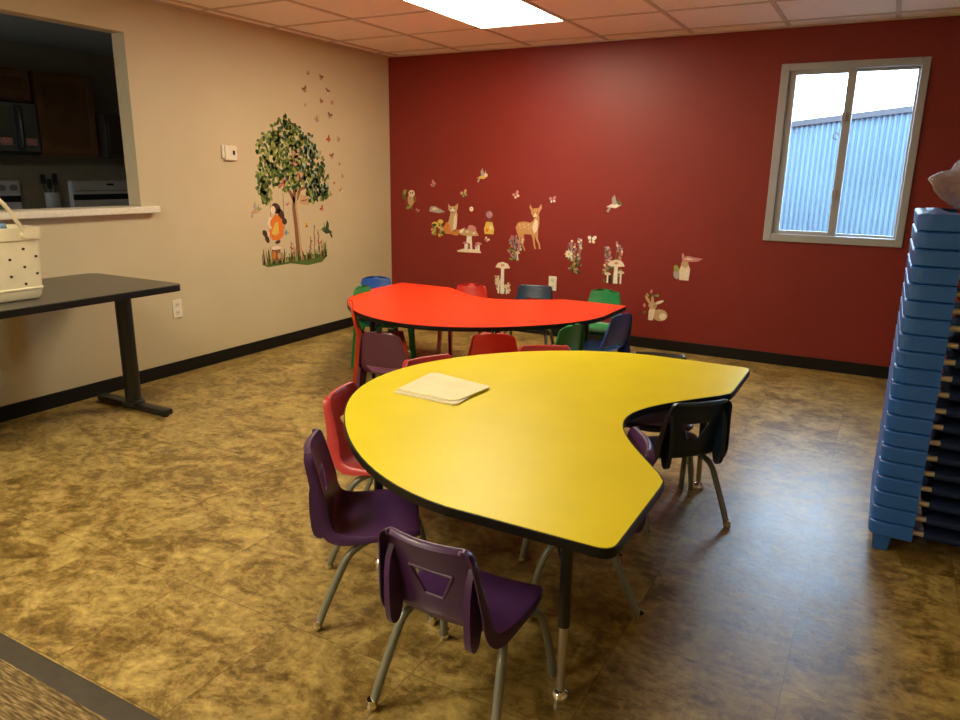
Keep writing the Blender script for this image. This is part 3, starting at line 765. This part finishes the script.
for h, z, s, rot, c, c2, lab in [
    (-1.108, 2.174, .040, 20, TANC, BRN, 'tiny brown butterfly sticker, highest of all at the top left of the flock'),
    (-.951, 2.155, .055, -15, BRN, PNK, 'reddish brown butterfly sticker at the top right of the flock'),
    (-1.156, 2.039, .062, 25, BRN, TANC, 'brown butterfly sticker, leftmost in the second row of the flock'),
    (-.880, 2.056, .055, -25, BRN, CRM, 'brown butterfly sticker, rightmost in the second row of the flock'),
    (-1.157, 1.924, .034, 10, TANC, TANC, 'tiny tan butterfly sticker alone below the second row, left side'),
    (-.962, 1.969, .045, -30, BRN, PNK, 'small brown butterfly sticker in the middle of the third row'),
    (-.822, 1.969, .045, 15, PNK, TANC, 'small pinkish butterfly sticker at the right of the third row'),
    (-1.024, 1.820, .062, 30, TANC, GRY, 'grey tan butterfly sticker just above the right side of the tree crown'),
    (-.860, 1.862, .062, -20, BRN, TANC, 'large brown butterfly sticker right above the red one'),
    (-.883, 1.668, .058, 45, RDC, RDC, 'red butterfly sticker right of the tree crown'),
    (-.754, 1.673, .056, -20, TANC, GRY, 'tan butterfly sticker beside the red one, nearer the corner'),
    (-.851, 1.530, .058, 10, BRN, TANC, 'brown butterfly sticker level with the widest part of the crown'),
    (-.753, 1.468, .034, 30, TANC, BRN, 'very small tan butterfly sticker right of the crown'),
    (-.717, 1.364, .045, -35, GRY, TANC, 'grey butterfly sticker, the one nearest the room corner'),
    (-.831, 1.305, .026, 0, RDC, RDC, 'tiny red butterfly sticker by the lower crown'),
    (-.744, 1.239, .058, 25, TANC, CRM, 'pale tan butterfly sticker at the lower right of the flock'),
    (-.881, 1.210, .048, 70, LGR, GRY, 'greenish butterfly sticker beside the lower right of the crown'),
    (-1.003, 1.091, .052, 40, RDC, PNK, 'red butterfly sticker between the trunk and the hummingbird'),
    (-1.203, .965, .050, -10, YLW, ORG, 'orange butterfly sticker right of the trunk, halfway down'),
    (-1.414, 1.135, .050, 15, PNK, CRM, 'pale pink butterfly sticker between swing and trunk'),
    (-1.448, .917, .055, -40, BLG, BLG, 'blue green butterfly sticker right of the swinging figure')]:
    butterfly('L', h, z, s, rot, c, c2, lab, FL)
# tree
rs = random.getstate(); random.seed(11)
d = Decal('L', -1.31, .66)
d.line([(.015, .02), (.0, .14), (-.012, .30), (-.028, .45), (-.01, .60)], [.095, .062, .05, .05, .05], BRN)
d.line([(.03, .02), (.022, .16), (.008, .32), (-.008, .46), (.005, .58)], [.03, .022, .02, .02, .02], TANC, 1)
d.line([(-.02, .50), (-.07, .58), (-.13, .62), (-.17, .70)], [.04, .03, .02, .01], BRN)
d.line([(.0, .52), (.05, .60), (.14, .62), (.22, .70)], [.04, .03, .02, .01], BRN)
d.line([(.0, .56), (.01, .75), (-.03, .95)], [.03, .03, .015], BRN)
ccs = [(-.28, .90, .13), (-.12, 1.06, .12), (.0, 1.02, .10), (-.30, .70, .12), (-.19, .82, .13), (-.05, .86, .12), (.10, .84, .14), (.24, .80, .12), (.30, .66, .11), (.18, .68, .11), (-.10, .68, .10), (.04, .70, .10), (-.36, .62, .07), (.33, .56, .06), (-.22, .99, .07), (.16, .96, .10), (-.33, .54, .05), (.20, .56, .08)]
for cx, cy, r in ccs:
    for i in range(int(620*r)):
        a = random.uniform(0, 2*PI); q = r*math.sqrt(random.random()); x, y = cx+q*math.cos(a), cy+q*math.sin(a)
        c = random.choice([GRN, GRN, DGR, LGR, LGR] if x < .08 else [GRN, DGR, DGR, BLG, LGR])
        d.ell(x, y, random.uniform(.015, .027), random.uniform(.010, .016), c, random.uniform(0, 180), random.choice((1, 2, 3)), 6, .15)
for x, y, r in ((-.02, .83, .045), (-.16, .66, .045), (.05, .70, .032), (.02, .88, .03)):
    for i in range(7): d.ell(x+random.uniform(-r, r), y+random.uniform(-r, r), .018, .013, random.choice([TANC, PNK, (.55, .16, .05)]), random.uniform(0, 180), 4, 7)
for i in range(150):
    x = random.uniform(-.42, .34); d.line([(x, .02), (x+random.uniform(-.02, .02), .02+random.uniform(.03, .09)*(1.6 if abs(x) > .22 else 1))], [.012, .003], random.choice([GRN, LGR, DGR, TANC]), random.choice((1, 2)))
d.poly([(-.42, .03), (-.36, .0), (-.1, .005), (.1, -.03), (.28, -.02), (.36, .03), (.2, .06), (-.3, .06)], GRN)
for x, y, hh in ((.14, .05, .16), (.19, .05, .25), (.24, .06, .20), (-.09, .05, .13), (-.06, .05, .09), (.28, .05, .12)):
    d.line([(x, y), (x+.01, y+hh)], .006, GRN, 1)
    for i in range(7): d.ell(x+.01+random.uniform(-.014, .014), y+hh*(.35+.1*i), .010, .008, random.choice([PNK, TANC, RDC]), 0, 2, 7)
o = d.done('tree_sticker', 'leafy green tree sticker with a brown trunk on the beige wall', 'wall sticker')
random.setstate(rs)
d = Decal('L', -1.218, 1.171); d.poly([(-.055, -.03), (.045, -.045), (.055, .03), (-.045, .045)], TANC, 5); d.line([(-.035, -.005), (.035, .003)], .01, BRN, 6)
d.done('signboard_sticker', 'small tan signboard sticker hanging right of the tree trunk')
d = Decal('L', -1.567, .70); d.poly([(-.05, 0), (.05, 0), (.04, .09), (.055, .11), (-.055, .11), (-.04, .09)], BRN, 3); d.ell(0, .105, .055, .016, CRM, 0, 5); d.ell(-.03, .05, .02, .03, ORG, 0, 5); d.ell(.025, .04, .018, .025, TANC, 0, 5)
for x in (-.10, -.08, .08): d.line([(x, 0), (x*1.15, .09)], [.014, .003], DGR, 3)
d.done('stump_sticker', 'small brown tree stump sticker in the grass left of the trunk')
d = Decal('L', -1.59, .88)
d.line([(-.02, .10), (-.015, .37)], .005, BRN); d.line([(.125, .07), (.13, .35)], .005, BRN)
d.poly([(-.045, .03), (-.02, .14), (.03, .19), (.09, .17), (.12, .09), (.115, .02), (.06, -.02), (-.01, -.01)], ORG, 1)
d.poly([(-.02, .04), (.02, .12), (.06, .13), (.06, .04), (.02, .02)], YLW, 2)
d.ell(.045, .235, .052, .040, DBR, -25, 1); d.ell(.095, .19, .050, .030, DBR, -55, 1); d.ell(.13, .13, .030, .026, DBR, -40, 1); d.ell(.008, .225, .028, .030, CRM, 0, 2)
d.line([(-.02, .17), (-.05, .12), (-.02, .08)], [.03, .02, .018], CRM, 2)
d.ell(-.09, .045, .032, .022, DBR, -50, 2); d.ell(-.07, .0, .034, .020, DBR, -60, 2); d.line([(-.04, .04), (-.09, .035)], .03, CRM, 1); d.ell(.045, -.03, .03, .014, DBR, 10, 2)
d.done('swinging_child_sticker', 'sticker of a dark-haired child in an orange dress on a swing')
def bird(side, h, z, s, flip, c1, c2, c3, label):
    d = Decal(side, h, z); f = flip
    d.poly([(-.5*s*f, -.1*s), (-.1*s*f, .12*s), (.25*s*f, .16*s), (.42*s*f, .05*s), (.1*s*f, -.15*s)], c1, 1); d.ell(.30*s*f, .14*s, .13*s, .11*s, c2, 0, 2)
    d.poly([(-.12*s*f, .05*s), (.16*s*f, .08*s), (-.02*s*f, .62*s), (-.18*s*f, .4*s)], c3, 2); d.poly([(.05*s*f, .05*s), (.2*s*f, .1*s), (.30*s*f, .5*s)], c2, 1)
    d.line([(.40*s*f, .14*s), (.62*s*f, .12*s)], [.04*s, .01*s], DBR, 1)
    d.poly([(-.3*s*f, -.08*s), (-.15*s*f, -.02*s), (-.35*s*f, -.42*s), (-.48*s*f, -.34*s)], c3, 1)
    d.done('bird_sticker', label)
bird('L', -.946, .90, .15, -1, DGR, GRN, DGR, 'dark green hummingbird sticker right of the flowers under the tree')
bird('L', -1.761, 1.10, .12, 1, TANC, LGR, GRY, 'greenish hummingbird sticker left of the swinging child')
bird('R', 1.020, 1.375, .12, 1, YLW, CRM, GRY, 'yellow and grey bird sticker, the highest sticker on the red wall')
bird('R', 2.268, 1.165, .14, 1, WHT, GRN, GRY, 'white-bellied hummingbird sticker on the red wall above the flowers')
FR = 'butterfly stickers on the red wall'
for h, z, s, rot, c, c2, lab in [
    (.493, 1.299, .062, 60, PNK, TANC, 'dusky butterfly sticker high on the red wall, nearest the room corner'),
    (.309, 1.049, .046, -20, PNK, BRN, 'small faint butterfly sticker low beside the owl on the red wall'),
    (.826, 1.219, .074, 25, TANC, LGR, 'olive butterfly sticker above the fox on the red wall'),
    (1.069, .819, .052, -35, CRM, PNK, 'small pale butterfly sticker below the flower pot on the red wall'),
    (1.359, 1.222, .070, 30, PNK, CRM, 'pinkish butterfly sticker above the back of the deer'),
    (1.710, 1.193, .066, 10, PNK, WHT, 'pink and white butterfly sticker right of the head of the deer'),
    (2.084, .872, .080, 0, WHT, CRM, 'white butterfly sticker with spread wings between the flower clumps')]:
    butterfly('R', h, z, s, rot, c, c2, lab, FR)
# owl on twig
d = Decal('R', .218, 1.06); d.ell(.02, .09, .038, .055, TANC, 0, 1); d.ell(.03, .15, .036, .032, CRM, 0, 2); d.ell(.02, .155, .008, .008, DBR, 0, 3); d.ell(.042, .155, .008, .008, DBR, 0, 3); d.ell(-.05, .16, .03, .018, LGR, 60, 1); d.ell(-.06, .12, .03, .015, GRN, 120, 1)
d.line([(-.07, .18), (-.02, .03), (.05, .0)], .008, BRN); d.ell(.065, .10, .016, .035, BRN, 10, 2); d.ell(.0, .02, .04, .014, LGR, 20, 1)
d.done('owl_sticker', 'small brown owl sticker on a leafy twig, leftmost on the red wall')
d = Decal('R', .532, 1.05); d.poly([(-.085, .0), (-.07, .045), (-.02, .05), (.04, .025), (.095, .0), (.02, -.012)], GRY); d.poly([(-.06, .015), (-.03, .04), (.02, .02)], CRM, 1)
d.done('leaf_sticker', 'flat grey leaf sticker hovering left of the fox')
d = Decal('R', .544, .83); random.seed(5)
for x, y, w, h_ in ((-.03, .10, .05, .10), (.03, .13, .04, .12), (-.05, .05, .035, .06), (.05, .06, .035, .07)):
    d.poly([(x-.012, 0), (x+.012, 0), (x+.008, y), (x-.008, y)], LGR); d.ell(x, y, w*.8, w*.5, YLW if y > .09 else TANC, 0, 1)
for i in range(14): d.ell(random.uniform(-.07, .07), random.uniform(0, .10), .020, .009, random.choice([LGR, GRN, YLW]), random.uniform(0, 180), 2, 8)
d.done('mushroom_sticker', 'clump of olive mushrooms sticker immediately left of the fox')
# fox sitting
d = Decal('R', .69, .85)
d.poly([(-.06, .0), (-.03, .11), (-.01, .18), (.0, .23), (.055, .235), (.07, .17), (.06, .08), (.05, .0)], TANC, 1)
d.poly([(-.075, .0), (-.085, .06), (-.05, .11), (-.01, .08), (.0, .01)], (.60, .22, .05), 2)
d.poly([(.02, .03), (.03, .16), (.055, .20), (.065, .12), (.055, .03)], CRM, 2)
d.poly([(-.03, .225), (-.03, .275), (-.01, .255), (.035, .255), (.075, .285), (.07, .235), (.045, .20), (.015, .195), (-.01, .205)], TANC, 3); d.poly([(-.01, .215), (.015, .24), (.045, .22), (.02, .197)], WHT, 4)
d.ell(.018, .203, .008, .006, DBR, 0, 5); d.ell(.0, .232, .005, .005, DBR, 0, 5); d.ell(.036, .234, .005, .005, DBR, 0, 5)
d.poly([(-.02, .0), (.03, .04), (.09, .045), (.15, .065), (.12, .02), (.06, -.012)], (.60, .22, .05), 2); d.poly([(.09, .035), (.15, .065), (.125, .02), (.10, .012)], WHT, 3)
d.done('fox_sticker', 'sitting orange fox sticker with a bushy tail on the red wall')
d = Decal('R', .907, 1.088); d.ell(0, 0, .020, .022, WHT, 0, 0); d.ell(0, 0, .009, .009, YLW, 0, 1); d.done('flower_sticker', 'tiny round white flower sticker right of the head of the fox')
# mushroom house
d = Decal('R', .887, .70)
d.poly([(-.13, .0), (-.06, .022), (.06, .022), (.12, .01), (.13, -.008), (-.12, -.012)], CRM)
for x, h_, w, sw in ((.0, .15, .10, .035), (.10, .07, .035, .014), (.075, .05, .022, .010), (-.04, .07, .03, .012)):
    d.poly([(x-sw, .01), (x+sw, .01), (x+sw*.7, h_), (x-sw*.7, h_)], WHT, 1); d.poly([(x-w, h_), (x-w*.75, h_+w*.42), (x, h_+w*.62), (x+w*.75, h_+w*.42), (x+w, h_), (x, h_-w*.12)], TANC if w > .05 else PNK, 2)
d.ell(.03, .215, .045, .026, PNK, -15, 3); d.ell(-.02, .18, .016, .010, CRM, 0, 3); d.ell(.05, .17, .014, .009, CRM, 0, 3); d.poly([(-.015, .02), (.012, .02), (.010, .075), (-.012, .075)], BRN, 2)
d.done('mushroom_sticker', 'wide capped toadstool sticker with a doorway below the fox')
# flower pot / lantern
d = Decal('R', 1.095, .87); d.poly([(-.045, .0), (.045, .0), (.052, .05), (.03, .11), (-.03, .11), (-.052, .05)], YLW); d.ell(-.02, .035, .016, .018, ORG, 0, 1); d.ell(.02, .06, .016, .018, CRM, 0, 1); d.line([(0, .1), (0, .15)], .006, GRN); d.ell(0, .175, .034, .032, MAU, 0, 1); d.ell(.01, .18, .015, .013, PNK, 0, 2)
d.done('flower_pot_sticker', 'yellow pot with a mauve round bloom sticker between toadstool and deer')
# deer
d = Decal('R', 1.48, .755); DE = (.58, .31, .12)
d.poly([(-.10, .14), (-.115, .19), (-.09, .235), (-.03, .245), (.03, .235), (.06, .26), (.075, .31), (.11, .30), (.115, .23), (.10, .17), (.06, .13), (.0, .135), (-.04, .13)], DE, 2)
d.poly([(.045, .20), (.075, .27), (.10, .25), (.10, .18), (.07, .14)], CRM, 3)
d.poly([(.03, .325), (.05, .36), (.09, .365), (.115, .335), (.10, .30), (.075, .275), (.055, .285)], DE, 4); d.poly([(.055, .29), (.07, .325), (.09, .30), (.075, .272)], CRM, 5)
d.poly([(.045, .35), (.02, .395), (.015, .365), (.032, .34)], DE, 3); d.poly([(.095, .355), (.125, .40), (.135, .37), (.115, .335)], DE, 3)
for x, y in ((.058, .325), (.090, .325)): d.ell(x, y, .005, .006, DBR, 0, 6)
d.ell(.072, .283, .008, .006, DBR, 0, 6)
for pts in ([(-.085, .17), (-.07, .09), (-.085, .055), (-.065, .0)], [(-.06, .15), (-.035, .08), (-.045, .04), (-.02, -.01)], [(.055, .16), (.065, .09), (.075, .03), (.085, .01)], [(.085, .17), (.095, .10), (.12, .05), (.125, .012)]): d.line(pts, [.04, .02, .014, .014], DE, 1)
for i in range(16): d.ell(-.075+.012*i*.75+.01*math.sin(i*5), .205+.018*math.sin(i*2.4), .0045, .0045, CRM, 0, 4, 6)
d.done('deer_sticker', 'standing spotted deer sticker on the red wall')
def clump(h, z, w, hh, cols, label, name, seed, caps=()):
    random.seed(seed); d = Decal('R', h, z)
    for i in range(9):
        x = random.uniform(-w*.3, w*.3); x2 = x*1.6; y2 = random.uniform(hh*.5, hh*.98)
        d.line([(x*.4, 0), (x, y2*.5), (x2, y2)], [.008, .006, .003], random.choice([GRN, LGR, BRN]))
        for j in range(4): d.ell(x2+random.uniform(-.012, .012), y2-j*.022, .013, .010, random.choice(cols), random.uniform(0, 180), 2, 8)
    for i in range(22): d.ell(random.uniform(-w*.42, w*.42), random.uniform(0, hh*.5), .018, .009, random.choice([GRN, LGR, TANC, cols[0]]), random.uniform(0, 180), 1, 8)
    for x, y, r in caps:
        d.poly([(x-r*.25, 0), (x+r*.25, 0), (x+r*.2, y), (x-r*.2, y)], WHT, 3); d.poly([(x-r, y), (x-r*.7, y+r*.5), (x, y+r*.7), (x+r*.7, y+r*.5), (x+r, y), (x, y-r*.15)], CRM, 4); d.ell(x, y+r*.3, r*.25, r*.15, PNK, 0, 5)
    return d.done(name, label)
clump(1.355, .655, .15, .25, [MAU, PNK, CRM], 'bunch of mauve flowers sticker at the hind legs of the deer', 'flower_sticker', 3, [(.035, .06, .025)])
clump(1.243, .335, .14, .16, [CRM, TANC], 'tall spotted toadstool sticker just above the red table top', 'mushroom_sticker', 8, [(0, .24, .075), (-.04, .10, .032), (.045, .07, .028)])
clump(1.94, .58, .14, .30, [MAU, CRM, PNK], 'flower bunch sticker with mauve spikes and a white daisy on the red wall', 'flower_sticker', 14, [])
d = Decal('R', 1.884, .741)
for i in range(8): d.ell(.024*math.cos(i*PI/4), .024*math.sin(i*PI/4), .013, .008, WHT, i*45, 6)
d.ell(0, 0, .013, .013, YLW, 0, 7); d.done('flower_sticker', 'round white daisy sticker at the left of the flower bunch')
clump(2.285, .52, .20, .36, [MAU, PNK, CRM], 'large mushroom and flower spike sticker in the middle of the red wall', 'mushroom_sticker', 21, [(.03, .15, .075), (.075, .09, .03), (-.04, .07, .03)])
# gnome-like rabbit standing by mushroom
d = Decal('R', 2.885, .595); d.poly([(-.035, 0), (.04, 0), (.045, .09), (.02, .15), (-.02, .15), (-.04, .08)], CRM, 1); d.ell(0, .13, .03, .028, TANC, 0, 2); d.ell(-.018, .185, .010, .03, TANC, 10, 2); d.ell(-.055, .05, .03, .045, GRY, 0, 0); d.ell(-.065, .09, .02, .03, LGR, 20, 1); d.ell(.02, .05, .018, .04, WHT, 0, 2)
d.done('rabbit_sticker', 'small standing rabbit sticker under a pink cap on the red wall')
d = Decal('R', 2.915, .765); d.poly([(-.055, -.02), (-.05, .012), (-.01, .028), (.04, .018), (.11, .012), (.07, -.012), (.02, -.02)], PNK, 3); d.poly([(-.04, -.005), (-.01, .012), (.04, .0)], CRM, 4)
d.done('mushroom_cap_sticker', 'flat pink mushroom cap sticker above the small rabbit, right part of red wall')
# lying bunny with flowers
d = Decal('R', 2.68, .24); d.ell(.035, .05, .065, .05, TANC, 0, 1); d.ell(.06, .04, .03, .03, CRM, 0, 2); d.poly([(-.06, .0), (-.02, .0), (-.005, .09), (-.03, .13), (-.06, .08)], CRM, 2); d.ell(-.03, .125, .036, .030, TANC, 0, 3); d.ell(-.015, .12, .004, .005, DBR, 0, 4)
d.ell(-.075, .17, .012, .04, TANC, 35, 3); d.ell(.02, .155, .012, .042, CRM, -65, 3); d.ell(-.035, .165, .012, .04, TANC, 5, 2)
for x, y in ((-.08, .21), (-.05, .24), (-.10, .12), (-.095, .06), (.0, .21), (-.03, .205)): d.ell(x, y, .018, .010, random.choice([LGR, GRN, PNK]), random.uniform(0, 180), 2, 8)
d.done('rabbit_sticker', 'lying brown rabbit sticker with leaves, lowest on the red wall by the green chair')


# ------------------------------------------------------------------ light, world, camera
wd = bpy.data.worlds.new('world'); sc.world = wd; wd.use_nodes = True
bg = wd.node_tree.nodes['Background']; bg.inputs[0].default_value = (.66, .82, 1.0, 1); bg.inputs[1].default_value = 7

cam = bpy.data.cameras.new('camera'); co = bpy.data.objects.new('camera', cam); C.objects.link(co); sc.camera = co
cam.sensor_width = 36; cam.lens = 726.066/960*36; cam.clip_start = .05
yaw, pit, rol = -.50257, .25346, .01481
fwd = Vector((math.sin(yaw)*math.cos(pit), math.cos(yaw)*math.cos(pit), -math.sin(pit))); rt = Vector((math.cos(yaw), -math.sin(yaw), 0)); up = rt.cross(fwd)
r2 = rt*math.cos(rol)+up*math.sin(rol); u2 = -rt*math.sin(rol)+up*math.cos(rol)
M = Matrix((r2, u2, -fwd)).transposed().to_4x4(); M.translation = Vector((4.26852, -5.90978, 1.41866)); co.matrix_world = M
sc.view_settings.view_transform = 'Standard'; sc.view_settings.look = 'None'; sc.view_settings.exposure = 1.42; sc.view_settings.gamma = 1; sc.view_settings.use_curve_mapping = False
